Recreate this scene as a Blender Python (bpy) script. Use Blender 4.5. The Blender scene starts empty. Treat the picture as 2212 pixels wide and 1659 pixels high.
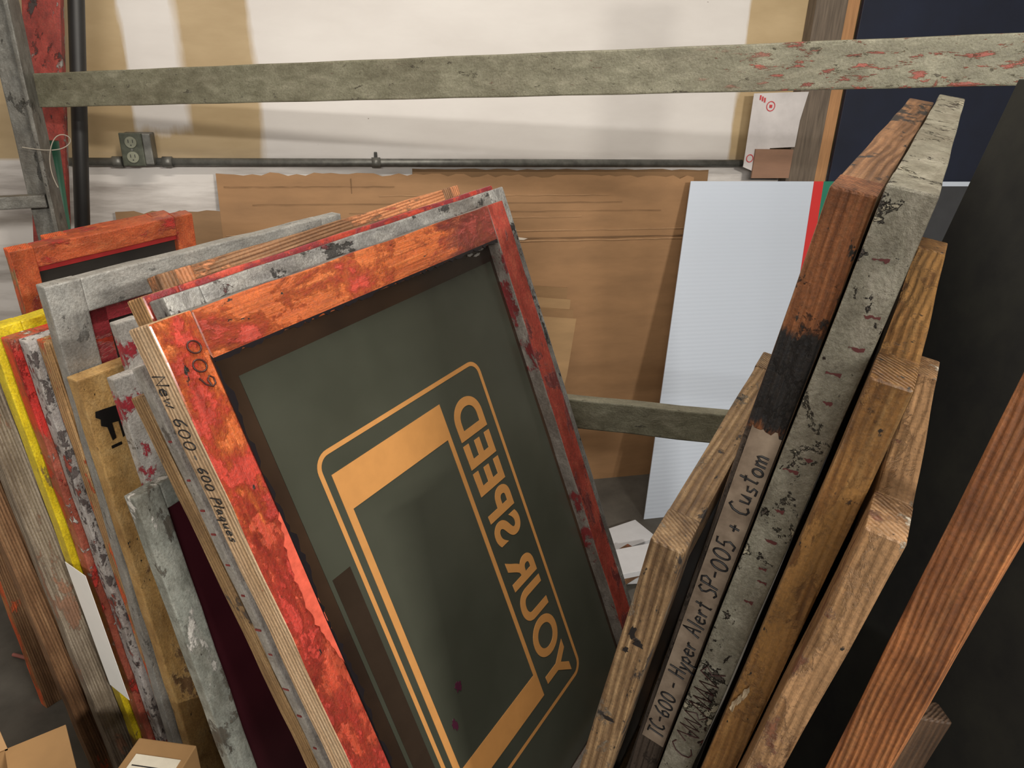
import bpy, bmesh, math, random
from mathutils import Vector, Matrix
random.seed(7)
scene=bpy.context.scene
COL=bpy.context.collection
scene.view_settings.view_transform='Standard'

# ------------------------------------------------------------ materials
def newmat(name):
    m=bpy.data.materials.new(name); m.use_nodes=True
    nt=m.node_tree; b=nt.nodes["Principled BSDF"]
    return m,nt,b
def c4(c): return (c[0],c[1],c[2],1.0)
def N(nt,t,**k):
    n=nt.nodes.new(t)
    for a,v in k.items(): setattr(n,a,v)
    return n
def mapping(nt,scale,loc=(0,0,0),coord='Object'):
    tc=N(nt,"ShaderNodeTexCoord"); mp=N(nt,"ShaderNodeMapping")
    mp.inputs['Scale'].default_value=scale; mp.inputs['Location'].default_value=loc
    nt.links.new(tc.outputs[coord],mp.inputs['Vector']); return mp.outputs[0]
def noise(nt,vec,scale,detail=6,rough=.6,dist=0.):
    n=N(nt,"ShaderNodeTexNoise"); n.inputs['Scale'].default_value=scale
    n.inputs['Detail'].default_value=detail; n.inputs['Roughness'].default_value=rough
    n.inputs['Distortion'].default_value=dist
    nt.links.new(vec,n.inputs['Vector']); return n.outputs[0]
def ramp(nt,fac,stops,interp='LINEAR'):
    r=N(nt,"ShaderNodeValToRGB"); cr=r.color_ramp; cr.interpolation=interp
    while len(cr.elements)<len(stops): cr.elements.new(.5)
    for e,(p,c) in zip(cr.elements,stops): e.position=p; e.color=c4(c) if len(c)==3 else c
    nt.links.new(fac,r.inputs[0]); return r.outputs[0]
def thr(nt,fac,a,b):
    m=N(nt,"ShaderNodeMapRange"); m.inputs[1].default_value=a; m.inputs[2].default_value=b
    nt.links.new(fac,m.inputs[0]); return m.outputs[0]
def mix(nt,fac,a,b,mode='MIX'):
    m=N(nt,"ShaderNodeMix",data_type='RGBA',blend_type=mode)
    if isinstance(fac,float): m.inputs[0].default_value=fac
    else: nt.links.new(fac,m.inputs[0])
    for i,v in ((6,a),(7,b)):
        if isinstance(v,tuple): m.inputs[i].default_value=c4(v)
        else: nt.links.new(v,m.inputs[i])
    return m.outputs[2]
def math_(nt,op,a,b=None):
    m=N(nt,"ShaderNodeMath",operation=op)
    for i,v in enumerate((a,b)):
        if v is None: continue
        if isinstance(v,(int,float)): m.inputs[i].default_value=v
        else: nt.links.new(v,m.inputs[i])
    return m.outputs[0]
def bump(nt,b,h,strength=.4,dist=.002):
    bp=N(nt,"ShaderNodeBump"); bp.inputs['Strength'].default_value=strength; bp.inputs['Distance'].default_value=dist
    nt.links.new(h,bp.inputs['Height']); nt.links.new(bp.outputs[0],b.inputs['Normal'])
_seed=[0]
def inkwood(name,tones,inks=(),bands=(),grain=1.0,rings=0.,rough=.6,spots=.0,metal=0.,ringscale=75,paint=False,grime=.62,soft=.03,coat=0.,lump=0.):
    """bare / painted bar: grain runs along local X. inks=(colour,threshold,scale,stretch[,xmin])
    bands=(x0,x1,colour,softness[,opacity]) patches of ink and painted shade along the length of the bar"""
    m,nt,b=newmat(name); _seed[0]+=1; s=_seed[0]*3.17
    g=noise(nt,mapping(nt,(14,26,26) if paint else (2.5,70,70),(s,s,s)),1.9,9,.68,.3)
    col=ramp(nt,g,[(.28,tones[0]),(.5,tones[1]),(.72,tones[2])])
    h=g
    tc=N(nt,"ShaderNodeTexCoord"); sx=N(nt,"ShaderNodeSeparateXYZ"); nt.links.new(tc.outputs['Object'],sx.inputs[0])
    if rings>0:
        w=N(nt,"ShaderNodeTexWave",wave_type='BANDS',bands_direction='DIAGONAL')
        w.inputs['Scale'].default_value=ringscale; w.inputs['Distortion'].default_value=3.2; w.inputs['Detail'].default_value=4
        w.inputs['Detail Scale'].default_value=.6; w.inputs['Detail Roughness'].default_value=.6
        nt.links.new(mapping(nt,(.05,1.7,1.2),(s,0,s)),w.inputs['Vector'])
        rc=ramp(nt,w.outputs[1],[(.25,(1,1,1)),(.85,(1-rings,1-rings*1.12,1-rings*1.2))])
        rv=noise(nt,mapping(nt,(1,4,4),(0,s,s)),5,5,.6)
        col=mix(nt,math_(nt,'MULTIPLY',thr(nt,rv,.3,.62),.95),col,mix(nt,1.0,col,rc,'MULTIPLY'))
        h=math_(nt,'SUBTRACT',g,math_(nt,'MULTIPLY',w.outputs[1],.6))
    big=noise(nt,mapping(nt,(1.2,2.4,2.4),(s*2,0,s)),7,8,.66)
    col=mix(nt,math_(nt,'MULTIPLY',thr(nt,big,.42,.66),grime),col,mix(nt,1.0,col,(.30,.24,.19),'MULTIPLY'))
    for i,ik in enumerate(inks):
        c,t,sc,st=ik[:4]
        n=noise(nt,mapping(nt,(1,st,st),(s+i*7.3,i*3.1,s*.7)),sc,10,.70,.25)
        v=noise(nt,mapping(nt,(1.5,12,12),(i*2.2,s,0)),4,6,.6)
        cc=mix(nt,thr(nt,v,.3,.75),tuple(x*.5 for x in c),tuple(min(1,x*1.3+.015) for x in c))
        k=thr(nt,n,t,t+soft)
        if len(ik)>4: k=math_(nt,'MULTIPLY',k,thr(nt,math_(nt,'ADD',sx.outputs[0],math_(nt,'MULTIPLY',v,.3)),ik[4],ik[4]+.12))
        col=mix(nt,k,col,cc); h=math_(nt,'ADD',h,math_(nt,'MULTIPLY',k,.7))
    if bands:
        nn=noise(nt,mapping(nt,(1.0,5,5),(s,1,1)),14,8,.7)
        v=noise(nt,mapping(nt,(2,14,14),(s,s,0)),4,8,.65)
        for bd in bands:
            x0,x1,c,sf=bd[:4]
            xx=math_(nt,'ADD',sx.outputs[0],math_(nt,'MULTIPLY',math_(nt,'SUBTRACT',nn,.5),sf))
            k=math_(nt,'MULTIPLY',thr(nt,xx,x0,x0+sf*.12),thr(nt,xx,x1,x1-sf*.12))
            if len(bd)>4: k=math_(nt,'MULTIPLY',k,bd[4])
            cc=mix(nt,thr(nt,v,.35,.7),tuple(x*.5 for x in c),tuple(min(1,x*1.3+.01) for x in c))
            col=mix(nt,k,col,cc)
    if spots>0:
        n=noise(nt,mapping(nt,(1,2.2,2.2),(s*1.3,4,s)),42,4,.6)
        col=mix(nt,thr(nt,n,.72-spots*.12,.75-spots*.12),col,(.02,.018,.016))
    fine=noise(nt,mapping(nt,(1,1,1)),260,4,.7)
    col=mix(nt,math_(nt,'MULTIPLY',thr(nt,fine,.4,.7),.42),col,(.04,.03,.02))
    nt.links.new(col,b.inputs['Base Color'])
    b.inputs['Roughness'].default_value=rough; b.inputs['Metallic'].default_value=metal
    b.inputs['Coat Weight'].default_value=coat; b.inputs['Coat Roughness'].default_value=.15
    if lump>0:
        lp=noise(nt,mapping(nt,(1,1.4,1.4),(s,2,1)),38,4,.55,.6); h=math_(nt,'ADD',h,math_(nt,'MULTIPLY',lp,lump))
    bump(nt,b,math_(nt,'ADD',h,math_(nt,'MULTIPLY',fine,.4)),.65*grain,.003)
    return m
def plain(name,c,rough=.6,var=.15,scale=20,metal=0.,bumps=.1,coat=0.,c2=None,stretch=(1,1,1)):
    m,nt,b=newmat(name)
    n=noise(nt,mapping(nt,stretch,(1.3,2.2,.4)),scale,7,.62)
    d=c2 if c2 else tuple(x*(1-var) for x in c)
    nt.links.new(ramp(nt,n,[(.3,d),(.7,c)]),b.inputs['Base Color'])
    b.inputs['Roughness'].default_value=rough; b.inputs['Metallic'].default_value=metal
    b.inputs['Coat Weight'].default_value=coat
    if bumps: bump(nt,b,n,bumps,.002)
    return m

TAN=[(.25,.14,.055),(.44,.27,.12),(.62,.41,.21)]
PINE=[(.34,.18,.07),(.54,.31,.13),(.72,.48,.24)]
ORG=[(.26,.085,.025),(.50,.17,.05),(.66,.28,.10)]
BRN=[(.13,.065,.03),(.27,.14,.065),(.42,.25,.13)]
DBR=[(.04,.022,.012),(.09,.05,.027),(.15,.09,.05)]
GRW=[(.15,.12,.09),(.30,.25,.19),(.46,.40,.32)]
SLV=[(.17,.17,.17),(.33,.33,.32),(.54,.54,.51)]
REDI=(.52,.03,.02); DKR=(.20,.015,.018); ORI=(.76,.12,.025); WHT=(.62,.60,.56)

# ------------------------------------------------------------ helpers
def link(o,parent=None):
    COL.objects.link(o)
    if parent: o.parent=parent
    return o
def empty(name,M=None):
    o=bpy.data.objects.new(name,None); o.empty_display_size=.1; COL.objects.link(o)
    if M is not None: o.matrix_world=M
    return o
def mesh_from(bm,name,mats,parent=None,M=None,smooth=False):
    me=bpy.data.meshes.new(name); bm.to_mesh(me); bm.free()
    for m in mats: me.materials.append(m)
    if smooth:
        for p in me.polygons: p.use_smooth=True
    o=bpy.data.objects.new(name,me); link(o,parent)
    if M is not None:
        if parent: o.matrix_local=M
        else: o.matrix_world=M
    return o
def box(name,lo,hi,mats,parent=None,M=None,bev=.0,seg=2,segx=1,wob=0.,edge_fn=None):
    bm=bmesh.new(); bmesh.ops.create_cube(bm,size=1)
    lo=Vector(lo);hi=Vector(hi)
    for v in bm.verts:
        v.co=Vector([lo[i]+(v.co[i]+.5)*(hi[i]-lo[i]) for i in range(3)])
    if segx>1:
        ed=[e for e in bm.edges if abs((e.verts[0].co-e.verts[1].co).normalized().x)>.9]
        bmesh.ops.subdivide_edges(bm,edges=ed,cuts=segx-1,use_grid_fill=True)
    if bev>0:
        be=[e for e in bm.edges if len(e.link_faces)==2 and e.calc_face_angle()>.5]
        bmesh.ops.bevel(bm,geom=be,offset=bev,segments=seg,affect='EDGES',profile=.6)
    if wob>0:
        for v in bm.verts:
            r=random.Random(int(v.co.x*3000)*7+len(name))
            v.co.y+=math.sin(v.co.x*37+len(name))*wob+ r.uniform(-wob,wob)*.5
            v.co.z+=math.cos(v.co.x*29)*wob*.5
    if edge_fn:
        bm.normal_update()
        for f in bm.faces: f.material_index=edge_fn(f.normal)
    return mesh_from(bm,name,mats,parent,M)
def frameM(A,e1,e2):
    e1=Vector(e1).normalized(); e2=Vector(e2); e2=(e2-e1*e1.dot(e2)).normalized(); n=e1.cross(e2)
    M=Matrix(((e1.x,e2.x,n.x,A[0]),(e1.y,e2.y,n.y,A[1]),(e1.z,e2.z,n.z,A[2]),(0,0,0,1)))
    return M,e1,e2,n
RV=Matrix(((0,-1,0,0),(1,0,0,0),(0,0,1,0),(0,0,0,1)))  # local X -> frame Y, local Y -> -frame X
def screen_frame(A,e1,e2,sgn,L,zb,t,bar,face,edge,meshm,near=None,recess=.6,bars=None,top=None,name="screen_printing_frame"):
    """silkscreen frame: local X along top rail, Y down the stile, Z through thickness"""
    M,e1,e2,n=frameM(A,e1,e2)
    H=(A[2]-zb)/(-e2.z)
    if bars is None: bars=(bar,bar,bar,bar)
    bn,bt,bf,bb=bars
    root=empty(name,M)
    w0,w1=(0,t) if sgn>0 else (-t,0)
    near=near or edge; top=top or face
    fn=lambda nv: 0 if abs(nv.z)>.7 else 1
    def vb(nm,u0,u1,v0,v1,mats):
        return box(nm,(0,-(u1-u0),w0),(v1-v0,0,w1),mats,root,Matrix.Translation((u0,v0,0))@RV,bev=.0022,segx=24,wob=.0006,edge_fn=fn)
    def hb(nm,u0,u1,v0,v1,mats):
        return box(nm,(0,0,w0+.0004),(u1-u0,v1-v0,w1-.0004),mats,root,Matrix.Translation((u0,v0,0)),bev=.0022,segx=16,wob=.0006,edge_fn=fn)
    vb("near_stile",0,bn,0,H,[face,near])
    vb("far_stile",L-bf,L,0,H,[face,edge])
    hb("top_rail",bn,L-bf,0,bt,[top,edge])
    hb("bottom_rail",bn,L-bf,H-bb,H,[face,edge])
    wz=t*recess if sgn>0 else -t*recess
    if meshm: box("mesh_screen",(bn-.004,bt-.004,wz-.0006),(L-bf+.004,H-bb+.004,wz+.0006),[meshm],root)
    return root,H

# stroke lettering (marker handwriting) -------------------------------
def _ell(cx,cy,rx,ry,n=14,a0=80): return [(cx+rx*math.cos(math.radians(a0+i*370/n)),cy+ry*math.sin(math.radians(a0+i*370/n))) for i in range(n+1)]
G={'N':(.65,[[(0,0),(.02,1),(.55,0),(.57,1)]]),
'e':(.55,[[(.05,.3),(.45,.33),(.4,.5),(.2,.55),(.03,.35),(.08,.1),(.25,0),(.48,.1)]]),
'w':(.68,[[(0,.5),(.12,0),(.27,.4),(.42,0),(.58,.55)]]),
'6':(.6,[[(.45,.98),(.15,.7),(.03,.3),(.15,.03),(.4,.05),(.5,.28),(.35,.48),(.08,.35)]]),
'0':(.68,[_ell(.28,.45,.27,.45)]),
'-':(.5,[[(0,.42),(.38,.45)]]),
'P':(.6,[[(0,0),(.03,1)],[(0,.95),(.35,1),(.5,.78),(.35,.5),(.03,.48)]]),
'l':(.2,[[(.05,0),(.08,1)]]),
'a':(.58,[[(.42,.45),(.2,.52),(.03,.25),(.15,0),(.38,.12),(.42,.45),(.44,.1),(.52,0)]]),
'q':(.56,[[(.42,.45),(.2,.52),(.03,.25),(.15,0),(.38,.12),(.42,.45),(.42,-.4)]]),
'u':(.55,[[(.02,.5),(.08,.05),(.3,.03),(.42,.5),(.45,0)]]),
's':(.48,[[(.4,.5),(.1,.45),(.12,.3),(.38,.2),(.32,.02),(.02,.04)]]),
'T':(.6,[[(0,1),(.55,.97)],[(.28,.98),(.26,0)]]),
'C':(.6,[[(.5,.88),(.3,1),(.08,.75),(.02,.4),(.12,.08),(.32,0),(.52,.12)]]),
'H':(.62,[[(.02,1),(0,0)],[(.5,1),(.5,0)],[(0,.5),(.5,.53)]]),
'y':(.5,[[(0,.5),(.15,.1),(.22,.1)],[(.42,.52),(.2,0),(.02,-.35)]]),
'p':(.52,[[(.03,.5),(.02,-.38)],[(.03,.4),(.25,.53),(.42,.3),(.25,.03),(.03,.1)]]),
'r':(.42,[[(.03,.5),(.05,0)],[(.05,.3),(.2,.5),(.36,.45)]]),
'A':(.62,[[(0,0),(.27,1),(.52,0)],[(.1,.38),(.43,.4)]]),
't':(.42,[[(.17,.9),(.15,.05),(.3,.02)],[(0,.6),(.34,.63)]]),
'S':(.56,[[(.48,.9),(.25,1),(.05,.8),(.15,.57),(.42,.4),(.45,.12),(.22,0),(.02,.1)]]),
'5':(.56,[[(.45,1),(.1,.97),(.06,.55),(.3,.6),(.47,.33),(.3,.02),(.02,.06)]]),
'+':(.6,[[(.02,.4),(.45,.4)],[(.24,.65),(.23,.15)]]),
'm':(.75,[[(0,.5),(.03,0)],[(.02,.35),(.18,.5),(.28,.35),(.3,0)],[(.3,.35),(.45,.52),(.56,.35),(.58,0)]]),
'o':(.5,[_ell(.22,.25,.2,.25)]),
'~':(3.6,[[(0,.5),(.2,1),(.4,.2),(.5,0),(.6,1),(.75,.1),(.9,.9),(1.05,.1),(1.2,1),(1.4,.5),(1.2,.3),(1.5,0),(1.7,1),(1.9,0),(2.0,.9),(2.2,.1),(2.35,1),(2.5,.1),(2.7,.9),(2.9,.1),(3.1,1),(3.4,.8),(3.2,.5),(3.5,0)]]),
' ':(.4,[])}
def handwriting(name,txt,h,org,ux,uy,parent,mat,r=.0006,width=None,jit=.04):
    org=Vector(org);ux=Vector(ux);uy=Vector(uy)
    tot=sum(G[c][0]+.12 for c in txt); sx=h if width is None else width/tot
    cu=bpy.data.curves.new(name,'CURVE'); cu.dimensions='3D'; cu.bevel_depth=r; cu.bevel_resolution=1
    x=0; rnd=random.Random(len(txt))
    for ch in txt:
        w,st=G[ch]; dy=rnd.uniform(-jit,jit)
        for pl in st:
            sp=cu.splines.new('POLY'); sp.points.add(len(pl)-1)
            for p,(a,b_) in zip(sp.points,pl):
                P=org+ux*((x+a+b_*.12)*sx)+uy*((b_+dy)*h)
                p.co=(P.x,P.y,P.z,1)
        x+=w+.12
    cu.materials.append(mat)
    tmp=bpy.data.objects.new(name,cu); COL.objects.link(tmp)
    bpy.context.view_layer.update()
    me=bpy.data.meshes.new_from_object(tmp.evaluated_get(bpy.context.evaluated_depsgraph_get()))
    bpy.data.objects.remove(tmp)
    o=bpy.data.objects.new(name,me); link(o,parent); return o
def typed(name,txt,parent,M,size,mat,xs=1.0,ext=.0003,bold=.0,spacing=1.0):
    cu=bpy.data.curves.new(name,'FONT'); cu.body=txt; cu.size=size; cu.extrude=ext; cu.offset=bold; cu.space_character=spacing
    tmp=bpy.data.objects.new(name,cu); COL.objects.link(tmp); bpy.context.view_layer.update()
    me=bpy.data.meshes.new_from_object(tmp.evaluated_get(bpy.context.evaluated_depsgraph_get()))
    bpy.data.objects.remove(tmp); me.materials.clear(); me.materials.append(mat)
    o=bpy.data.objects.new(name,me); link(o,parent)
    me.transform(Matrix.Scale(xs,4,(1,0,0)))
    me.transform(M)
    return o
def strip(name,pts,thick,mat,parent=None,M=None):
    bm=bmesh.new(); vs=[bm.verts.new(p) for p in pts]; f=bm.faces.new(vs); bm.normal_update()
    nn=f.normal.copy()
    r=bmesh.ops.extrude_face_region(bm,geom=[f]); nv=[g for g in r['geom'] if isinstance(g,bmesh.types.BMVert)]
    for v in nv: v.co+=nn*thick
    bmesh.ops.recalc_face_normals(bm,faces=bm.faces)
    bmesh.ops.triangulate(bm,faces=[q for q in bm.faces if len(q.verts)>4])
    return mesh_from(bm,name,[mat],parent,M)
def blob(nm,parent,cx,cy,rx,ry,z,mat,seed,plane='xy',n=18,th=.0010):
    """irregular flat ink blot lying on a frame surface"""
    r=random.Random(seed); P=[]
    for i in range(n):
        a=2*math.pi*i/n; k=r.uniform(.55,1.15)
        a1,a2=cx+math.cos(a)*rx*k,cy+math.sin(a)*ry*k
        P.append((a1,a2,z) if plane=='xy' else (z,a1,a2))
    strip(nm,P,th,mat,parent)

# ------------------------------------------------------------ room
def wall_mat():
    m,nt,b=newmat("stained_painted_wall")
    tc=N(nt,"ShaderNodeTexCoord"); sx=N(nt,"ShaderNodeSeparateXYZ"); nt.links.new(tc.outputs['Object'],sx.inputs[0])
    nn=noise(nt,mapping(nt,(6,1,1.2)),2.0,6,.6)
    X=math_(nt,'ADD',sx.outputs[0],math_(nt,'MULTIPLY',math_(nt,'SUBTRACT',nn,.5),.07))
    g=noise(nt,mapping(nt,(1,1,3)),2.2,8,.6)
    white=ramp(nt,g,[(.3,(.61,.58,.555)),(.65,(.69,.665,.64))])
    tan=ramp(nt,g,[(.3,(.36,.26,.135)),(.7,(.50,.38,.22))])
    col=mix(nt,thr(nt,X,-.25,-.225),tan,white)
    drip=math_(nt,'MULTIPLY',thr(nt,X,-.605,-.59),thr(nt,X,-.43,-.46))
    drip=math_(nt,'MULTIPLY',drip,thr(nt,math_(nt,'ADD',sx.outputs[2],math_(nt,'MULTIPLY',nn,.12)),1.34,1.37))
    col=mix(nt,drip,col,white)
    col=mix(nt,thr(nt,X,1.375,1.39),col,tan)
    low=thr(nt,sx.outputs[2],1.215,1.205)
    col=mix(nt,low,col,white)
    sp=noise(nt,mapping(nt,(1,1,1.6)),26,5,.62)
    col=mix(nt,thr(nt,sp,.715,.73),col,(.16,.12,.10))
    sm=noise(nt,mapping(nt,(.5,1,3.5),(3,1,2)),3.2,7,.6)
    lowm=thr(nt,sx.outputs[2],1.25,1.19)
    col=mix(nt,math_(nt,'MULTIPLY',math_(nt,'MULTIPLY',thr(nt,sm,.42,.62),.75),lowm),col,(.20,.17,.15))
    nt.links.new(col,b.inputs['Base Color']); b.inputs['Roughness'].default_value=.55
    bump(nt,b,g,.08,.002); return m
box("wall_back",(-2.4,2.5,0),(3.6,2.6,3.0),[wall_mat()])
sidew=plain("side_wall_paint",(.5,.48,.44),.8,.2,3)
box("wall_left",(-2.5,-4.5,0),(-2.4,2.6,3.0),[sidew])
box("wall_right",(3.6,-4.5,0),(3.7,2.6,3.0),[sidew])
box("floor",(-2.5,-4.5,-.1),(3.7,2.6,0),[plain("concrete_floor",(.12,.11,.095),.75,.5,7,bumps=.3)])
box("ceiling",(-2.5,-4.5,3.0),(3.7,2.6,3.1),[plain("ceiling_paint",(.55,.53,.5),.8,.1,3)])

# ------------------------------------------------------------ wall furniture
galv=plain("galvanised_steel",(.22,.22,.20),.45,.55,30,metal=.5)
dsteel=plain("dark_steel",(.07,.07,.065),.5,.4,40,metal=.4)
def cyl(name,a,b,r,mat,parent=None,seg=16):
    a=Vector(a);b=Vector(b);bm=bmesh.new()
    bmesh.ops.create_cone(bm,cap_ends=True,segments=seg,radius1=r,radius2=r,depth=(b-a).length)
    q=(b-a).to_track_quat('Z','Y').to_matrix().to_4x4()
    M=Matrix.Translation((a+b)/2)@q
    bmesh.ops.transform(bm,matrix=M,verts=bm.verts)
    o=mesh_from(bm,name,[mat],parent,None)
    for p in o.data.polygons: p.use_smooth=len(p.vertices)==4
    return o
cd=empty("electrical_conduit")
cyl("pipe",(-.80,2.478,1.206),(1.42,2.478,1.208),.0125,galv,cd)
for x in (-.66,-.52,.11):
    cyl("coupling",(x-.014,2.478,1.2065),(x+.014,2.478,1.2065),.0165,galv,cd)
box("strap",(.105,2.488,1.19),(.115,2.4995,1.238),[dsteel],cd,bev=.002)
eb=empty("electrical_outlet_box")
box("box_body",(-.630,2.440,1.202),(-.550,2.499,1.292),[galv],eb,bev=.004)
box("cover_plate",(-.634,2.431,1.200),(-.572,2.4405,1.294),[plain("cover_steel",(.10,.11,.08),.4,.5,60,metal=.2)],eb,bev=.003)
ivory=plain("outlet_face",(.26,.27,.20),.5,.3,20)
for zc in (1.268,1.226):
    cyl("receptacle",(-.603,2.4315,zc),(-.603,2.4265,zc),.016,ivory,eb,24)
    for dx in (-.006,.006): box("slot",(-.603+dx-.001,2.4255,zc-.001),(-.603+dx+.001,2.427,zc+.008),[dsteel],eb)
    cyl("ground_hole",(-.603,2.427,zc-.008),(-.603,2.4255,zc-.008),.002,dsteel,eb,8)
cyl("cover_screw",(-.603,2.4315,1.247),(-.603,2.4285,1.247),.003,galv,eb,10)

card=lambda n,c=(.40,.235,.115),v=.25:plain(n,c,.75,v,5,bumps=.15,stretch=(1,1,4))
cb1=card("cardboard_brown",(.35,.195,.09))
cb2=card("cardboard_darker",(.24,.135,.06))
def leaning(name,x0,x1,yt,yb,zt,amp,seed,mat,n=30,th=.004,slope=0.):
    r=random.Random(seed); Hh=math.hypot(zt,yt-yb); d=Vector((0,(yb-yt)/Hh,-zt/Hh)); u=Vector((1,0,0)); o=Vector((x0,yt,zt))
    P=[o+u*((x1-x0)*i/n)+d*(r.random()**2*amp+slope*i/n) for i in range(n+1)]
    P+= [o+u*(x1-x0)+d*Hh, o+d*Hh]
    root=empty(name); strip("sheet",[tuple(p) for p in P],th,mat,root); return root,o,u,d
leaning("cardboard_sheet",.228,1.30,2.492,2.45,1.186,.006,3,cb2)
a,o,u,d=leaning("cardboard_sheet",-.385,1.235,2.472,2.36,1.178,.012,5,cb1,60,slope=.012)
crease=plain("cardboard_crease",(.20,.11,.05),.8,.3,8)
crease_pale=plain("cardboard_crease_pale",(.48,.29,.15),.8,.3,30)  # paler lines drawn along some of the creases
def crease_line(v,x0,x1,h,mat,seed):
    r=random.Random(seed); n=24; T=[];B=[]
    for i in range(n+1):
        x=x0+(x1-x0)*i/n; dv=r.uniform(-.0012,.0012); hh=h*r.uniform(.3,1)
        T.append(o+u*x+d*(v+dv-hh)+Vector((0,-.0046,0))); B.append(o+u*x+d*(v+dv+hh)+Vector((0,-.0046,0)))
    strip("crease",[tuple(p) for p in T+B[::-1]],.0006,mat,a)
crease_line(.045,.02,.55,.0012,crease,1); crease_line(.10,.10,1.35,.0010,crease,2); crease_line(.13,.4,1.5,.0009,crease,12)
crease_line(.196,.01,1.60,.0014,crease_pale,3); crease_line(.222,.3,1.60,.0030,crease,4); crease_line(.232,.9,1.60,.0022,crease_pale,14); crease_line(.15,.5,1.2,.0008,crease_pale,5); crease_line(.075,.5,1.3,.0009,crease_pale,6)
q=o+u*.41+Vector((0,-.0055,0))
box("crease",(0,-.001,-.215),(.003,.001,-.02),[crease],a,Matrix.Translation(q))
# small torn hole showing pale liner
tearm=plain("torn_liner",(.70,.62,.52),.8,.2,40)
P=[o+u*(.95+dx)+d*(.222+dz)+Vector((0,-.0052,0)) for dx,dz in ((0,0),(.02,-.004),(.055,.001),(.04,.006),(.015,.005))]
strip("torn_patch",[tuple(p) for p in P],.0008,tearm,a)
blk=plain("marker_black",(.018,.018,.02),.5,.2,50,bumps=0)
typed("printed_text","42 42 38",a,Matrix.Translation((1.012,2.380,.205))@Matrix.Rotation(math.radians(90),4,'X')@Matrix.Rotation(math.radians(90),4,'Z'),.028,blk,bold=.0004)
leaning("cardboard_sheet",-.69,-.32,2.462,2.36,1.062,.012,9,card("cardboard_low",(.28,.165,.08)),14)

fold=empty("folded_cardboard_boxes")
fm=card("cardboard_fold",(.30,.175,.08)); fe=card("cardboard_fold_edge",(.40,.25,.12))
for i,(dx,dz) in enumerate(((0,.0),(.014,-.035),(.026,-.065),(.036,-.09))):
    P=[(.56+dx,2.25-.02*i,.845+dz),(.715+dx*.5,2.25-.02*i,.83+dz),(.70+dx*.3,2.24-.02*i,.55),(.60,2.2-.02*i,0),(.48,2.2-.02*i,0)]
    strip("flap",P,.006,fm if i%2==0 else fe,fold)

sg=empty("corrugated_plastic_sign")
wh,nt,b=newmat("corrugated_white")
w=N(nt,"ShaderNodeTexWave",wave_type='BANDS',bands_direction='Y'); w.inputs['Scale'].default_value=70
nt.links.new(mapping(nt,(1,1,1)),w.inputs['Vector'])
b.inputs['Base Color'].default_value=(.56,.63,.74,1); b.inputs['Roughness'].default_value=.4; bump(nt,b,w.outputs[1],.25,.001)
def sgn_pt(s,v): return Vector((1.205,2.43,1.152))+Vector((1,0,-.004))*s+Vector((-.165,-.30,-.93)).normalized()*v
def sgn_strip(nm,s0,s1,v0,v1,mat,off=0.,th=.004):
    P=[sgn_pt(s0,v0),sgn_pt(s1,v0),sgn_pt(s1,v1),sgn_pt(s0,v1)]
    nn=(P[1]-P[0]).cross(P[3]-P[0]).normalized()
    if nn.y>0: nn=-nn
    strip(nm,[tuple(p+nn*off) for p in P],th,mat,sg)
sgn_strip("sheet",0,1.4,0,1.23,wh)
redp=plain("sign_red",(.62,.03,.03),.45,.05); grn=plain("sign_green",(.02,.20,.13),.45,.1); chc=plain("sign_charcoal",(.045,.048,.055),.5,.2)
sgn_strip("red_stripe",.492,.532,0,1.2,redp,.0015,.001)
sgn_strip("green_stripe",.532,.575,0,1.2,grn,.0015,.001)
sgn_strip("dark_print",.575,1.39,.018,1.2,chc,.0015,.001)

box("wooden_wall_post",(1.592,2.45,0),(1.712,2.498,3.0),[plain("post_wood",(.18,.14,.105),.75,.5,14,stretch=(8,8,.6))],bev=.002)
box("trim_1",(1.713,2.455,0),(1.762,2.498,3.0),[plain("trim_orange_wood",(.48,.25,.11),.7,.3,18,stretch=(8,8,.5))],bev=.002)
box("navy_panel",(1.765,2.44,0),(3.3,2.452,2.2),[plain("navy_board",(.009,.015,.038),.5,.4,5)],bev=.001)
pf=empty("protective_film_sheet")
filmm=plain("film_white",(.66,.63,.63),.35,.25,9,bumps=.5)
strip("film",[(1.405,2.44,1.445),(1.50,2.44,1.45),(1.615,2.44,1.455),(1.60,2.44,1.36),(1.598,2.44,1.27),(1.50,2.44,1.265),(1.46,2.44,1.18),(1.405,2.44,1.20)][::-1],.002,filmm,pf)
rmk=plain("film_print_red",(.55,.05,.06),.5,.1)
def ring(nm,c,r,w,mat,parent):
    bm=bmesh.new(); n=28; vs=[]
    for i in range(n):
        a=2*math.pi*i/n
        vs.append((bm.verts.new((c[0]+r*math.cos(a),c[1],c[2]+r*math.sin(a))),bm.verts.new((c[0]+(r-w)*math.cos(a),c[1],c[2]+(r-w)*math.sin(a)))))
    for i in range(n):
        a,b_=vs[i],vs[(i+1)%n]; bm.faces.new((a[0],b_[0],b_[1],a[1]))
    return mesh_from(bm,nm,[mat],parent)
ring("mark_ring",(1.475,2.436,1.405),.017,.003,rmk,pf)
box("mark_dot",(1.470,2.435,1.400),(1.480,2.437,1.410),[rmk],pf)
for i in range(3): box("mark_bar",(1.428+i*.009,2.435,1.425-i*.004),(1.433+i*.009,2.437,1.440-i*.004),[rmk],pf)
ring("mark_ring",(1.425,2.436,1.23),.014,.003,rmk,pf)
box("cardboard_scrap",(1.44,2.43,1.162),(1.59,2.436,1.262),[card("cardboard_pinkish",(.30,.17,.11))])

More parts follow.
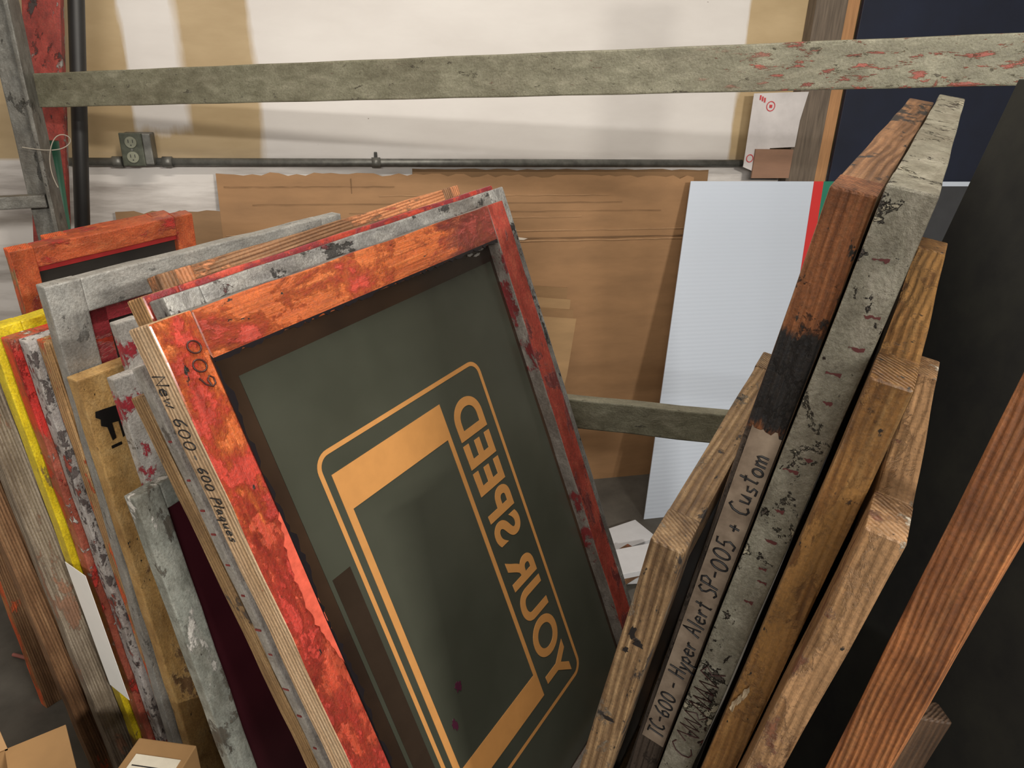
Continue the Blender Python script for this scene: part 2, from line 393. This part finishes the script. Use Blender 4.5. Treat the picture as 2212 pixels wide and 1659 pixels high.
# ------------------------------------------------------------ rack
rackm=inkwood("rack_grey_paint",[(.12,.115,.075),(.185,.18,.125),(.27,.26,.19)],[((.27,.055,.035),.555,17,4,1.70),((.20,.08,.055),.64,26,4,.9),((.08,.07,.045),.62,24,2),((.32,.31,.25),.66,9,5)],rough=.45,paint=True,grime=.4)
rk=empty("storage_rack")
def beam(name,a,b,h,d,mats,parent,bev=.003,up=Vector((0,0,1))):
    a=Vector(a);b=Vector(b);x=(b-a).normalized();z=(up-x*x.dot(up)).normalized();y=z.cross(x)
    M=Matrix(((x.x,y.x,z.x,a.x),(x.y,y.y,z.y,a.y),(x.z,y.z,z.z,a.z),(0,0,0,1)))
    return box(name,(0,-d/2,-h/2),((b-a).length,d/2,h/2),mats,parent,M,bev=bev,segx=20,wob=.0008)
pl=Vector((-.70,2.046,1.419)); pr=Vector((1.012,1.022,1.534)); dr=(pr-pl)
beam("top_rail",pl,pl+dr*1.08,.074,.03,[rackm],rk)
beam("lower_rail",(.20,1.52,.795),(1.12,.97,.862),.068,.03,[rackm],rk)
beam("rear_leg",(.21,1.55,0),(.21,1.55,.84),.05,.04,[rackm],rk,up=Vector((1,0,0)))
beam("end_leg",(1.16,.965,0),(1.16,.965,1.9),.05,.04,[rackm],rk,up=Vector((1,0,0)))
upm=inkwood("upright_grey",[(.08,.08,.075),(.15,.15,.135),(.24,.24,.22)],[((.05,.05,.045),.6,12,2),((.30,.29,.26),.68,12,2)],rough=.5,metal=.2,paint=True)
beam("left_upright",(-.720,2.02,0),(-.720,2.02,2.4),.055,.04,[upm],rk,up=Vector((1,0,0)))
beam("left_flange",(-.690,2.00,0),(-.690,2.00,2.4),.010,.07,[upm],rk,up=Vector((1,0,0)))
beam("left_side_rail",(-.70,1.98,1.175),(-1.3,1.9,1.16),.03,.03,[upm],rk)
redpost=inkwood("red_painted_metal",[(.16,.02,.015),(.33,.04,.03),(.42,.07,.05)],[((.30,.29,.27),.58,9,2),((.05,.03,.03),.6,7,2)],paint=True)
rb=empty("red_painted_post")
beam("post",(-.965,2.22,0),(-.565,2.22,2.4),.085,.03,[redpost],rb,up=Vector((1,0,0)))
bp_=empty("black_pipe")
cyl("pipe",(-.91,2.30,0),(-.515,2.30,2.4),.020,plain("black_iron",(.02,.02,.02),.5,.3),bp_)
gp=empty("green_pipe")
cyl("pipe",(-.80,2.12,0),(-.705,2.12,1.3),.012,plain("green_pipe_paint",(.02,.10,.06),.4,.3),gp)
cu=bpy.data.curves.new("string",'CURVE');cu.dimensions='3D';cu.bevel_depth=.0012
sp=cu.splines.new('NURBS');pts=[(-.72,1.96,1.30),(-.66,1.95,1.29),(-.62,1.96,1.30),(-.61,1.96,1.325),(-.64,1.95,1.335),(-.665,1.95,1.29),(-.67,1.95,1.24),(-.66,1.95,1.21)]
sp.points.add(len(pts)-1)
for p,q in zip(sp.points,pts): p.co=(*q,1)
sp.use_endpoint_u=True; cu.materials.append(plain("twine",(.30,.27,.22),.8,.2))
link(bpy.data.objects.new("twine_loop",cu))

# ------------------------------------------------------------ meshes (screens)
def screenmat(name,c1,c2,rough=.35):
    m,nt,b=newmat(name)
    n=noise(nt,mapping(nt,(1,1,1),(2,1,0)),4,4,.5)
    nt.links.new(ramp(nt,n,[(.35,c1),(.7,c2)]),b.inputs['Base Color'])
    b.inputs['Roughness'].default_value=rough
    f=noise(nt,mapping(nt,(1,1,1)),900,2,.5); bump(nt,b,f,.08,.0005)
    return m
scr_dark=screenmat("mesh_dark",(.020,.018,.017),(.045,.04,.035))
scr_maroon=screenmat("mesh_maroon",(.035,.006,.010),(.065,.012,.018))

# ------------------------------------------------------------ MAIN frame
ZB=.335
E1=(.712,.699,.070);E2=(.293,-.205,-.934)
mface=inkwood("main_face_ink",[(.56,.10,.022),(.74,.16,.032),(.84,.24,.06)],[((.64,.05,.025),.47,9,1.5),((.82,.40,.22),.67,18,1.3),((.30,.025,.015),.62,10,2),((.04,.02,.015),.69,18,2)],bands=[(.20,1.2,(.58,.042,.028),.35,.75)],rough=.3,spots=.3,grain=1.9,grime=.3,soft=.08,coat=.5,lump=1.1)
mtop=inkwood("main_top_ink_shaded",[(.48,.09,.022),(.68,.15,.032),(.78,.23,.06)],[((.54,.05,.025),.51,8,1.5),((.20,.025,.015),.59,10,2),((.76,.34,.17),.67,20,1.3),((.04,.02,.015),.66,18,2)],bands=[(.40,.9,(.20,.028,.02),.3,.75)],rough=.3,spots=.35,grain=1.9,grime=.5,soft=.08,coat=.5,lump=.8)  # dark band at the far end puts the shadow there into the ink colour
mnear=inkwood("main_edge_pine",[(.46,.29,.15),(.66,.45,.27),(.78,.60,.40)],[((.66,.20,.10),.65,10,1.5)],rings=.12,grime=.4)
mfar=inkwood("main_far_edge",[(.12,.10,.09),(.20,.18,.16),(.3,.27,.24)],[(DKR,.55,6,2)],rough=.45,paint=True)
mffar=inkwood("main_far_face_shaded",[(.20,.03,.02),(.34,.05,.035),(.43,.10,.06)],[((.14,.02,.02),.54,7,2),((.36,.18,.13),.68,12,2)],rough=.4,paint=True)  # darker red: shade on the far stile is put into its colour
mesh_base=screenmat("mesh_bare",(.022,.014,.010),(.055,.032,.019),.22)
mA=(-.196,.737,1.258)
main,Hm=screen_frame(mA,E1,E2,1,.632,ZB,.044,.05,mface,mfar,mesh_base,near=mnear,recess=.55,bars=(.048,.058,.044,.06),top=mtop)
for ch in main.children:
    if ch.name.startswith("far_stile"): ch.data.materials[0]=mffar
zs=.044*.55-.0006
emul=screenmat("emulsion_olive",(.040,.043,.032),(.060,.064,.049),.22)
box("emulsion",(.082,.086,zs-.0008),(.580,Hm-.065,zs-.0001),[emul],main)
art=plain("stencil_open_orange",(.50,.24,.075),.4,.12,40,bumps=0)
za=zs-.0012
def rect(nm,u0,v0,u1,v1,mat=art): return box(nm,(u0,v0,za-.0003),(u1,v1,za+.0003),[mat],main)
def rborder(u0,v0,u1,v1,r,w):
    def outl(u0,v0,u1,v1,r):
        P=[]
        for cx,cy,a0 in ((u1-r,v0+r,-90),(u1-r,v1-r,0),(u0+r,v1-r,90),(u0+r,v0+r,180)):
            for i in range(9):
                a=math.radians(a0+i*90/8); P.append((cx+r*math.cos(a),cy+r*math.sin(a)))
        return P
    A_=outl(u0,v0,u1,v1,r);B_=outl(u0+w,v0+w,u1-w,v1-w,max(r-w,.003))
    bm=bmesh.new(); a=[bm.verts.new((p[0],p[1],za)) for p in A_]; b_=[bm.verts.new((p[0],p[1],za)) for p in B_]
    for i in range(len(a)):
        j=(i+1)%len(a); bm.faces.new((a[i],a[j],b_[j],b_[i]))
    mesh_from(bm,"sign_border",[art],main)
rborder(.127,.213,.470,.805,.024,.0065)
rect("window_top_band",.144,.245,.360,.299); rect("window_left_line",.144,.299,.155,.724); rect("window_right_line",.352,.299,.360,.724); rect("window_bottom_band",.144,.724,.360,.770)
Mt=Matrix(((0,1,0,.3795),(-1,0,0,.782),(0,0,1,za),(0,0,0,1)))
typed("stencil_lettering","YOUR SPEED",main,Mt,.090,art,xs=.975,ext=.0003,bold=.0026,spacing=1.06)
ink=plain("marker_ink",(.015,.015,.017),.45,.1,50,bumps=0)
handwriting("handwriting","New 600",.024,(-.0008,.052,.036),(0,1,0),(0,0,-1),main,ink,.0009,width=.088)
handwriting("handwriting","- 600 Plaques",.018,(-.0008,.143,.033),(0,1,0),(0,0,-1),main,ink,.0008,width=.108)
handwriting("corner_number","600",.016,(.038,.083,-.0010),(.05,-1,0),(-1,-.05,0),main,plain("dark_red_marker",(.05,.015,.012),.4,.2),.0010,width=.058,jit=.3)
box("tape",(.088,.36,zs-.0014),(.118,.90,zs-.0009),[plain("brown_tape",(.034,.023,.016),.2,.3,10,bumps=0)],main)
blob("purple_smear",main,.205,.62,.007,.009,zs-.0018,plain("purple_ink",(.06,.013,.03),.3,.2),3)
blob("purple_smear",main,.175,.66,.005,.010,zs-.0018,bpy.data.materials["purple_ink"],5)
wsm=plain("white_smear",(.40,.38,.35),.4,.4,60)
for i,(uu,vv) in enumerate(((.535,.064),(.552,.068),(.566,.062))): blob("paint_smear",main,uu,vv,.009,.0022,zs-.0016,wsm,50+i)
r=random.Random(4); P=[(.0465,.05,-.0006)]
for i in range(130): P.append((.0500+r.uniform(-.003,.0035)+.002*math.sin(i*.23),.055+i*.0068,-.0006))
P.append((.0465,.06+130*.0068,-.0006))
dbi=plain("dried_black_ink",(.012,.01,.012),.25,.2)
strip("dried_ink_edge",P,-.0016,dbi,main)
r=random.Random(5); P=[(.05,.0545,-.0006)]
for i in range(90): P.append((.05+i*.006,.0580+r.uniform(-.002,.003),-.0006))
P.append((.05+89*.006,.0545,-.0006))
strip("dried_ink_edge",P[::-1],.0016,dbi,main)
r=random.Random(8); P=[]
for i in range(34): P.append((.047-.015*math.sin(i/33*math.pi)-r.uniform(0,.004),.24+i*.006,-.0006))
P=P+[(.0475,.45,-.0006),(.0475,.235,-.0006)]
strip("ink_skin",P,.0014,plain("pink_ink_skin",(.74,.13,.08),.3,.45,60,bumps=.6,coat=.5),main)

# ---- frames stacked behind the main one
silv=inkwood("silver_frame_paint",SLV,[((.16,.02,.03),.62,10,1.5),((.05,.05,.05),.58,18,1.5),(WHT,.62,9,2)],rough=.35,metal=.3,paint=True,grain=1.4)
ticks=plain("dark_red_tick",(.26,.04,.04),.5,.2)
screen_frame((-.196,.810,1.264),E1,E2,1,.66,ZB,.033,.045,silv,silv,scr_dark)
redf=inkwood("red_frame_ink",[(.26,.025,.018),(.46,.045,.03),(.58,.09,.05)],[((.26,.02,.03),.5,6,2),(WHT,.68,9,2)],rough=.32,paint=True,coat=.3)
pinee=inkwood("pine_edge",PINE,[(ORI,.60,8,1.5)],rings=.3)
screen_frame((-.224,.837,1.258),E1,E2,1,.684,ZB,.037,.045,redf,redf,scr_dark,near=pinee)
orgf=inkwood("orange_brown_frame",BRN,[((.50,.20,.08),.50,6,3),((.40,.08,.04),.62,8,3)],rings=.2)
screen_frame((-.220,.904,1.265),E1,E2,1,.592,ZB,.03,.045,orgf,orgf,scr_dark,near=orgf)
wr=inkwood("white_red_edge",[(.30,.29,.27),(.46,.44,.41),(.60,.58,.55)],[((.46,.03,.05),.54,14,1.3),((.2,.16,.12),.6,20,2)],rough=.5,paint=True)
gt=inkwood("grey_tick_edge",[(.26,.25,.23),(.40,.38,.35),(.55,.53,.48)],[((.15,.13,.11),.6,16,2)],rough=.5,paint=True)
f6,h6=screen_frame((-.250,.870,1.161),E1,E2,1,.55,ZB,.020,.03,gt,gt,scr_dark)
for i in range(15):
    v=.10+i*.046+random.uniform(-.012,.012)
    box("ink_tick",(-.0012,v,.003),(.0002,v+.0026,.003+random.uniform(.006,.014)),[ticks],f6)
tanm=inkwood("plain_pine",TAN,[((.10,.07,.05),.60,9,2)],rings=.3)
screen_frame((-.256,.880,1.119),E1,(.268,-.225,-.936),1,.55,ZB,.030,.03,tanm,tanm,scr_dark,near=tanm)

# ---- grey-green frame with maroon mesh
S1=(.719,.692,.07);S2=(.043,.056,-.998)
gg=inkwood("grey_green_frame",[(.15,.16,.14),(.27,.29,.26),(.40,.41,.37)],[(WHT,.60,12,2),((.11,.10,.08),.57,12,2),((.50,.03,.05),.70,9,1.5)],rough=.5,paint=True,spots=.3)
screen_frame((-.285,.868,.983),(.671,.738,.07),(.122,-.017,-.992),1,.5,0,.022,.038,gg,gg,scr_maroon,recess=.2)
screen_frame((-.335,1.041,1.078),S1,(.10,.02,-.99),1,.5,0,.020,.035,wr,wr,scr_dark)
screen_frame((-.329,1.077,1.149),S1,(.10,.02,-.99),1,.5,0,.018,.035,wr,wr,scr_dark)
# ---- tan frame with black ink mark
tanf=inkwood("tan_varnished",[(.38,.21,.07),(.54,.33,.12),(.64,.43,.19)],[((.24,.13,.055),.60,8,2),((.05,.03,.02),.69,14,2)],rough=.45,spots=.35,paint=True)
tf,_=screen_frame((-.387,1.053,1.074),S1,S2,1,.55,0,.028,.085,tanf,tanf,scr_dark)
dri=plain("black_ink_blob",(.01,.01,.01),.3,.1)
pts=[(.012,.055),(.028,.056),(.045,.058),(.060,.066),(.074,.070),(.060,.078),(.070,.088),(.060,.092),(.050,.080),(.046,.110),(.040,.112),(.040,.084),(.030,.082),(.030,.108),(.024,.110),(.022,.086),(.014,.080),(.016,.070),(.010,.064)]
strip("ink_mark",[(u_,v_,-.0005) for u_,v_ in pts],-.001,dri,tf)
box("ink_mark",(.020,.118,-.001),(.036,.123,0),[dri],tf)
# ---- big grey frame behind the tan one
alu=inkwood("aluminium_frame",[(.26,.26,.25),(.37,.37,.35),(.48,.47,.44)],[((.18,.18,.17),.60,9,2),((.72,.72,.67),.68,16,1.5),((.3,.06,.05),.72,8,2)],rough=.4,metal=.2,paint=True,grime=.4)
af,ah=screen_frame((-.408,1.074,1.207),(.722,.690,.045),S2,1,.555,0,.024,.050,alu,alu,scr_dark,recess=.3)
box("ink_border",(.050,.050,.0035),(.505,.072,.0068),[redf],af); box("ink_border",(.050,.050,.0035),(.076,ah-.06,.0068),[redf],af)
# ---- stack behind it
def st(A,face,t=.028,bar=.045,e2=S2,near=None,L=.42): return screen_frame(A,S1,e2,1,L,0,t,bar,face,face,scr_dark,near=near)
o1=inkwood("orange_pine_edge",PINE,[(ORI,.52,8,2),(WHT,.64,12,2)],rings=.25)
st((-.430,1.094,1.119),o1)
w1=inkwood("white_speckled_edge",[(.30,.28,.28),(.46,.44,.43),(.60,.58,.56)],[((.08,.10,.28),.68,18,1.5),((.42,.07,.045),.57,12,2),((.12,.10,.10),.55,34,1.5)],rough=.6,paint=True,grain=1.5)
st((-.460,1.110,1.115),w1,near=w1)
r1=inkwood("rust_red_edge",[(.26,.065,.04),(.40,.09,.055),(.50,.17,.11)],[(WHT,.59,36,1.2),(REDI,.54,8,2)],bands=[(0,.16,(.62,.025,.018),.12)],rough=.45,paint=True,grain=1.4)
st((-.490,1.127,1.113),r1)
y1=inkwood("yellow_ink_edge",[(.54,.39,.015),(.80,.63,.015),(.90,.74,.04)],[((.34,.24,.06),.61,10,2),((.20,.14,.08),.67,14,2)],bands=[(.90,1.02,(.30,.16,.04),.1)],rough=.35,paint=True,grime=.5,coat=.3)
yf,_=st((-.521,1.145,1.125),y1)
box("paper_label",(-.0058,.440,-.052),(-.0050,.748,.014),[plain("paper_white",(.84,.84,.82),.6,.04,bumps=.05)],yf)
st((-.570,1.146,1.087),inkwood("weathered_wood_edge",GRW,[((.30,.16,.10),.58,8,3)],rings=.3))
st((-.620,1.170,1.02),inkwood("brown_wood_edge",BRN,[(ORI,.66,6,3)],rings=.3))
# ---- orange frames further back
of=inkwood("orange_red_frame",[(.38,.065,.025),(.56,.11,.035),(.66,.19,.07)],[(REDI,.54,8,2),((.70,.42,.30),.65,14,2)],rough=.38,paint=True,grain=1.4,soft=.06,coat=.3)
ofe=inkwood("orange_pine_side",PINE,[(ORI,.5,8,2)],rings=.2,spots=.4)
f2,h2=screen_frame((-.667,1.631,1.130),(.772,.632,.07),(-.043,.162,-.986),1,.40,0,.030,.045,of,of,scr_dark,near=ofe)
box("red_inner_border",(.045,.045,.008),(.355,.058,.018),[plain("deep_red_ink",(.40,.03,.03),.4,.3)],f2)
screen_frame((-.624,1.712,1.138),(.772,.632,.07),(-.043,.162,-.986),1,.28,0,.030,.045,of,of,scr_dark,near=ofe)
screen_frame((-.866,1.608,.72),(.72,.69,0),(.087,-.09,-.992),1,.5,0,.03,.05,inkwood("dark_brown_orange",BRN,[(ORI,.58,6,3)],rings=.3),inkwood("orange_edge",ORG,[(ORI,.5,6,3)]),scr_dark)

# ------------------------------------------------------------ RIGHT frames
wr1=inkwood("r_weathered_pine",[(.15,.09,.045),(.29,.185,.09),(.44,.31,.17)],[((.19,.155,.11),.54,8,2),((.03,.025,.025),.56,13,1.6)],rings=.5,spots=.65,grime=.9)
def rf(A,e1,e2,L,t,face,near=None,bar=.05,edge=None): return screen_frame(A,e1,e2,-1,L,ZB,t,bar,face,edge or face,scr_dark,near=near)
r1f,_=rf((.241,.478,1.131),(.667,.742,.07),(-.070,.156,-.985),.445,.031,wr1)
blkst=plain("black_stain",(.014,.012,.012),.4,.3,40)
for i,(v,w_,a1,a2) in enumerate(((.115,-.010,.008,.004),(.125,-.018,.005,.006),(.14,-.009,.004,.003),(.245,-.014,.003,.006))):
    blob("ink_spot",r1f,v,w_,a1,a2,-.0004,blkst,30+i,'yz',th=-.0008)
r2n=inkwood("r_burnt_orange_wood",[(.18,.062,.022),(.36,.13,.045),(.50,.23,.095)],[((.02,.015,.015),.53,11,1.5)],bands=[(.115,.215,(.012,.012,.014),.06),(.215,1.2,(.06,.042,.03),.05)],rings=.55,spots=.6,grain=1.5,grime=.65)
r2t=inkwood("r_brown_top",[(.13,.08,.05),(.30,.18,.10),(.48,.32,.19)],[((.02,.015,.015),.60,9,2)],rings=.4)
r2e=inkwood("r_brown_top_edge",[(.11,.055,.03),(.26,.13,.06),(.40,.22,.11)],[((.02,.015,.015),.53,9,2)],rings=.45)
f,h=rf((.351,.482,1.428),(.680,.730,.070),(-.060,.151,-.987),.70,.034,r2t,near=r2n,edge=r2e)
tape=plain("masking_tape_brown",(.32,.25,.185),.7,.6,34,stretch=(1,1,1),c2=(.14,.10,.07))
P=[]; r=random.Random(2)
for i in range(12): P.append((-.0006,.215+r.uniform(-.003,.003),-.0325+i*.0025))
P+=[(-.0006,.672,-.005),(-.0006,.674,-.0325)]
strip("masking_tape",P,.0008,tape,f)
handwriting("handwriting","TC-600 - Hyper Alert SP-005 + Custom",.0190,(-.0020,.660,-.028),(0,-1,0),(0,0,1),f,ink,.0011,width=.425,jit=.08)
r3n=inkwood("r_grey_painted_edge",[(.16,.15,.115),(.28,.27,.21),(.41,.39,.32)],[((.50,.46,.34),.56,18,1.2),((.10,.08,.065),.60,24,1.3),((.20,.03,.035),.66,14,1.2)],rough=.42,grain=2.2,paint=True,coat=.15)
f,h=rf((.366,.442,1.435),(.680,.730,.070),(-.060,.151,-.987),.70,.034,r3n,near=r3n)
r=random.Random(12)
dm=plain("dark_red_mark",(.11,.025,.025),.5,.3)
for i in range(12):
    v=.05+i*.033+r.uniform(-.014,.014); w0=-.031+r.uniform(0,.016); ww=r.uniform(.006,.014); P=[]
    n=7
    for j in range(n): P.append((-.0006,v+r.uniform(0,.0015)+.001*j*.3,w0+ww*j/(n-1)))
    for j in range(n-1,-1,-1): P.append((-.0006,v+r.uniform(.0022,.0048),w0+ww*j/(n-1)))
    strip("ink_mark",P,.0007,dm,f)
handwriting("scribble","C~",.024,(-.0012,.66,-.029),(0,-1,0),(0,0,1),f,plain("dark_scribble",(.08,.03,.03),.5,.2),.0007,width=.16)
r4=inkwood("r_yellow_pine",[(.24,.11,.035),(.40,.205,.065),(.54,.325,.125)],[((.36,.18,.05),.5,6,2),((.07,.035,.018),.60,11,1.5),((.54,.42,.26),.68,14,1.5)],rings=.55,spots=.5,rough=.38,grime=.9,coat=.2)
f,h=rf((.355,.402,1.308),(.688,.722,.07),(-.054,.147,-.988),.42,.030,r4,near=r4)
def flap(nm,parent,v,w,sz,seed,mat):
    r=random.Random(seed); P=[]; n=13
    for i in range(n):
        a=2*math.pi*i/n; P.append((-.0012-r.uniform(0,.0025),v+math.cos(a)*sz*r.uniform(.5,1.2)*2.2,w+math.sin(a)*sz*r.uniform(.4,1.0)*.6))
    bm=bmesh.new(); c=bm.verts.new((-.0008,v,w)); vs=[bm.verts.new(p) for p in P]
    for i in range(n): bm.faces.new((c,vs[i],vs[(i+1)%n]))
    mesh_from(bm,nm,[mat],parent)
clr=plain("clear_tape_white",(.50,.40,.27),.2,.5,80)
for i in range(3): flap("torn_tape",f,.345+.012*i,-.010+.003*i,.005,20+i,clr)
r5=inkwood("r_tan_tape_wood",[(.22,.115,.05),(.36,.20,.09),(.50,.32,.165)],[((.38,.215,.10),.5,6,2),((.17,.065,.03),.57,10,2),((.54,.48,.38),.64,12,2),((.03,.02,.015),.68,12,1.5)],rings=.3,spots=.4,rough=.4,grime=.95,coat=.15)
rf((.341,.356,1.214),(.690,.720,.07),(-.047,.169,-.984),.34,.028,r5)
# foreground fir timber leaning on the stack
r6=inkwood("r_orange_fir",[(.27,.085,.025),(.46,.175,.058),(.60,.28,.11)],[((.38,.03,.03),.70,7,2),((.05,.03,.02),.67,9,2)],rings=.55,ringscale=110,grime=.85)
M6,_,_,_=frameM((.400,.297,1.56),(.86,.51,.03),(-.030,.120,-.992))
box("fir_timber",(0,-.045,-.040),(1.57,0,0),[r6],None,M6@RV,bev=.0022,segx=24,wob=.0006)

pf2=empty("wooden_platform")
a=Vector((.714,.70,0)).normalized(); b_=Vector((a.y,-a.x,0)); o=Vector((.068,.553,0))
Mp=Matrix(((a.x,-b_.x,0,o.x),(a.y,-b_.y,0,o.y),(0,0,1,0),(0,0,0,1)))
plm=inkwood("platform_wood",BRN,[],rings=.3)
for i in range(5): box("slat",(-.06,-.225+i*.091,ZB-.024),(.48,-.225+i*.091+.085,ZB-.002),[plm],pf2,Mp,bev=.002)
for x in (-.05,.42):
    for y in (-.22,.17): box("leg",(x,y,0),(x+.05,y+.05,ZB-.024),[plm],pf2,Mp,bev=.002)

# ------------------------------------------------------------ dark board on the right and scrap wood
bl=plain("black_felt_board",(.019,.019,.014),.85,.5,14,bumps=.4,c2=(.006,.006,.006))
M,_,_,_=frameM((.927,.911,1.507),(-.15,-.989,0),(-.208,.032,-.978))
box("black_board",(0,0,0),(.66,1.535,.012),[bl],None,M,bev=.002)
bw=inkwood("dark_scrap_wood",DBR,[((.02,.015,.01),.6,6,2)],rings=.5)
beam("timber_offcut",(.455,.50,0),(.615,.488,.84),.05,.03,[bw],None,up=Vector((1,-.2,0)))

# ------------------------------------------------------------ cardboard boxes lower left
bx=empty("open_cardboard_box",Matrix.Translation((-.685,.86,0))@Matrix.Rotation(math.radians(25),4,'Z'))
cbx=plain("box_kraft",(.37,.215,.09),.7,.25,8,bumps=.1); hz=.435; X0,Y0=.14,.11
for nm,lo,hi in (("side",(-X0,-Y0,0),(-X0+.004,Y0,hz)),("side",(X0-.004,-Y0,0),(X0,Y0,hz)),("side",(-X0,-Y0,0),(X0,-Y0+.004,hz)),("side",(-X0,Y0-.004,0),(X0,Y0,hz)),("bottom",(-X0,-Y0,0),(X0,Y0,.004))):
    box(nm,lo,hi,[cbx],bx)
def flp(nm,p,u,d,w,l,c=.012):
    p=Vector(p);u=Vector(u).normalized();d=Vector(d).normalized()
    strip(nm,[tuple(p),tuple(p+u*w),tuple(p+u*(w-c)+d*l),tuple(p+u*c+d*l)],.004,cbx,bx)
flp("flap",(-X0,Y0,hz),(1,0,0),(0,.62,.75),2*X0,.10)
flp("flap",(X0,-Y0,hz),(0,1,0),(1,0,.10),2*Y0,.085)
flp("flap",(-X0,-Y0,hz),(0,1,0),(-1,0,.3),2*Y0,.12)
flp("flap",(-X0,-Y0,hz),(1,0,0),(0,-1,.2),2*X0,.10)
bx2=empty("labelled_cardboard_box",Matrix.Translation((-.368,.865,0))@Matrix.Rotation(math.radians(-20),4,'Z'))
box("body",(-.050,-.09,0),(.050,.09,.47),[cbx],bx2,bev=.002)
box("shipping_label",(-.036,-.06,.470),(.040,.06,.4712),[plain("label_paper",(.75,.70,.58),.6,.1,60)],bx2)
for i in range(8): box("label_line",(-.031,-.052+i*.013,.4712),(.008+.008*(i%3),-.050+i*.013,.4715),[blk],bx2)
cu=bpy.data.curves.new("cable",'CURVE');cu.dimensions='3D';cu.bevel_depth=.005
for k in range(3):
    sp=cu.splines.new('NURBS');pts=[(-.95+.03*k,1.75,.006),(-.85,1.70+.03*k,.006),(-.78,1.62+.02*k,.006),(-.70,1.66,.006),(-.6,1.8,.006)]
    sp.points.add(4)
    for p,q in zip(sp.points,pts): p.co=(*q,1)
    sp.use_endpoint_u=True
cu.materials.append(plain("cable_pink",(.35,.12,.10),.5,.2)); link(bpy.data.objects.new("floor_cable",cu))
wp=plain("white_scrap",(.68,.70,.74),.5,.1); wb=inkwood("red_brown_plank",BRN,[((.35,.12,.06),.5,5,3)],rings=.3)
for i,(x,y,rz,m_) in enumerate(((.82,1.93,.3,wp),(.90,1.75,-.1,wp),(.74,1.72,.5,wb),(.80,1.74,.1,wp))):
    box("board_offcut",(-.16,-.06,0),(.16,.06,.02),[m_],None,Matrix.Translation((x,y,.0+.021*i))@Matrix.Rotation(rz,4,'Z'),bev=.001)

# ------------------------------------------------------------ lights
def area(name,loc,target,sx,sy,energy,col):
    l=bpy.data.lights.new(name,'AREA'); l.shape='RECTANGLE'; l.size=sx; l.size_y=sy; l.energy=energy; l.color=col
    o=bpy.data.objects.new(name,l); COL.objects.link(o); o.location=loc
    o.rotation_euler=(Vector(target)-Vector(loc)).to_track_quat('-Z','Y').to_euler(); return o
area("hanging_tube_light",(1.45,-1.75,2.25),(.1,1.5,1.0),.45,.06,74,(1,.93,.83))
area("hanging_tube_light",(-.9,-2.8,2.30),(.3,1.8,1.0),2.2,.07,78,(1,.95,.88))
area("ceiling_tube_light",(.1,.75,2.93),(.1,1.1,0),1.3,.08,34,(1,.92,.82))
w=bpy.data.worlds.new("World"); scene.world=w; w.use_nodes=True
w.node_tree.nodes["Background"].inputs[0].default_value=(.95,.93,.95,1); w.node_tree.nodes["Background"].inputs[1].default_value=.12

# ------------------------------------------------------------ camera
cam=bpy.data.cameras.new("camera"); co=bpy.data.objects.new("camera",cam); COL.objects.link(co)
cam.sensor_width=36; cam.lens=1560/2212*36; cam.clip_start=.02
co.matrix_world=Matrix(((.97543,.0618,-.21147,0),(-.21843,.39649,-.89167,0),(.02874,.91596,.40025,1.5),(0,0,0,1)))
scene.camera=co
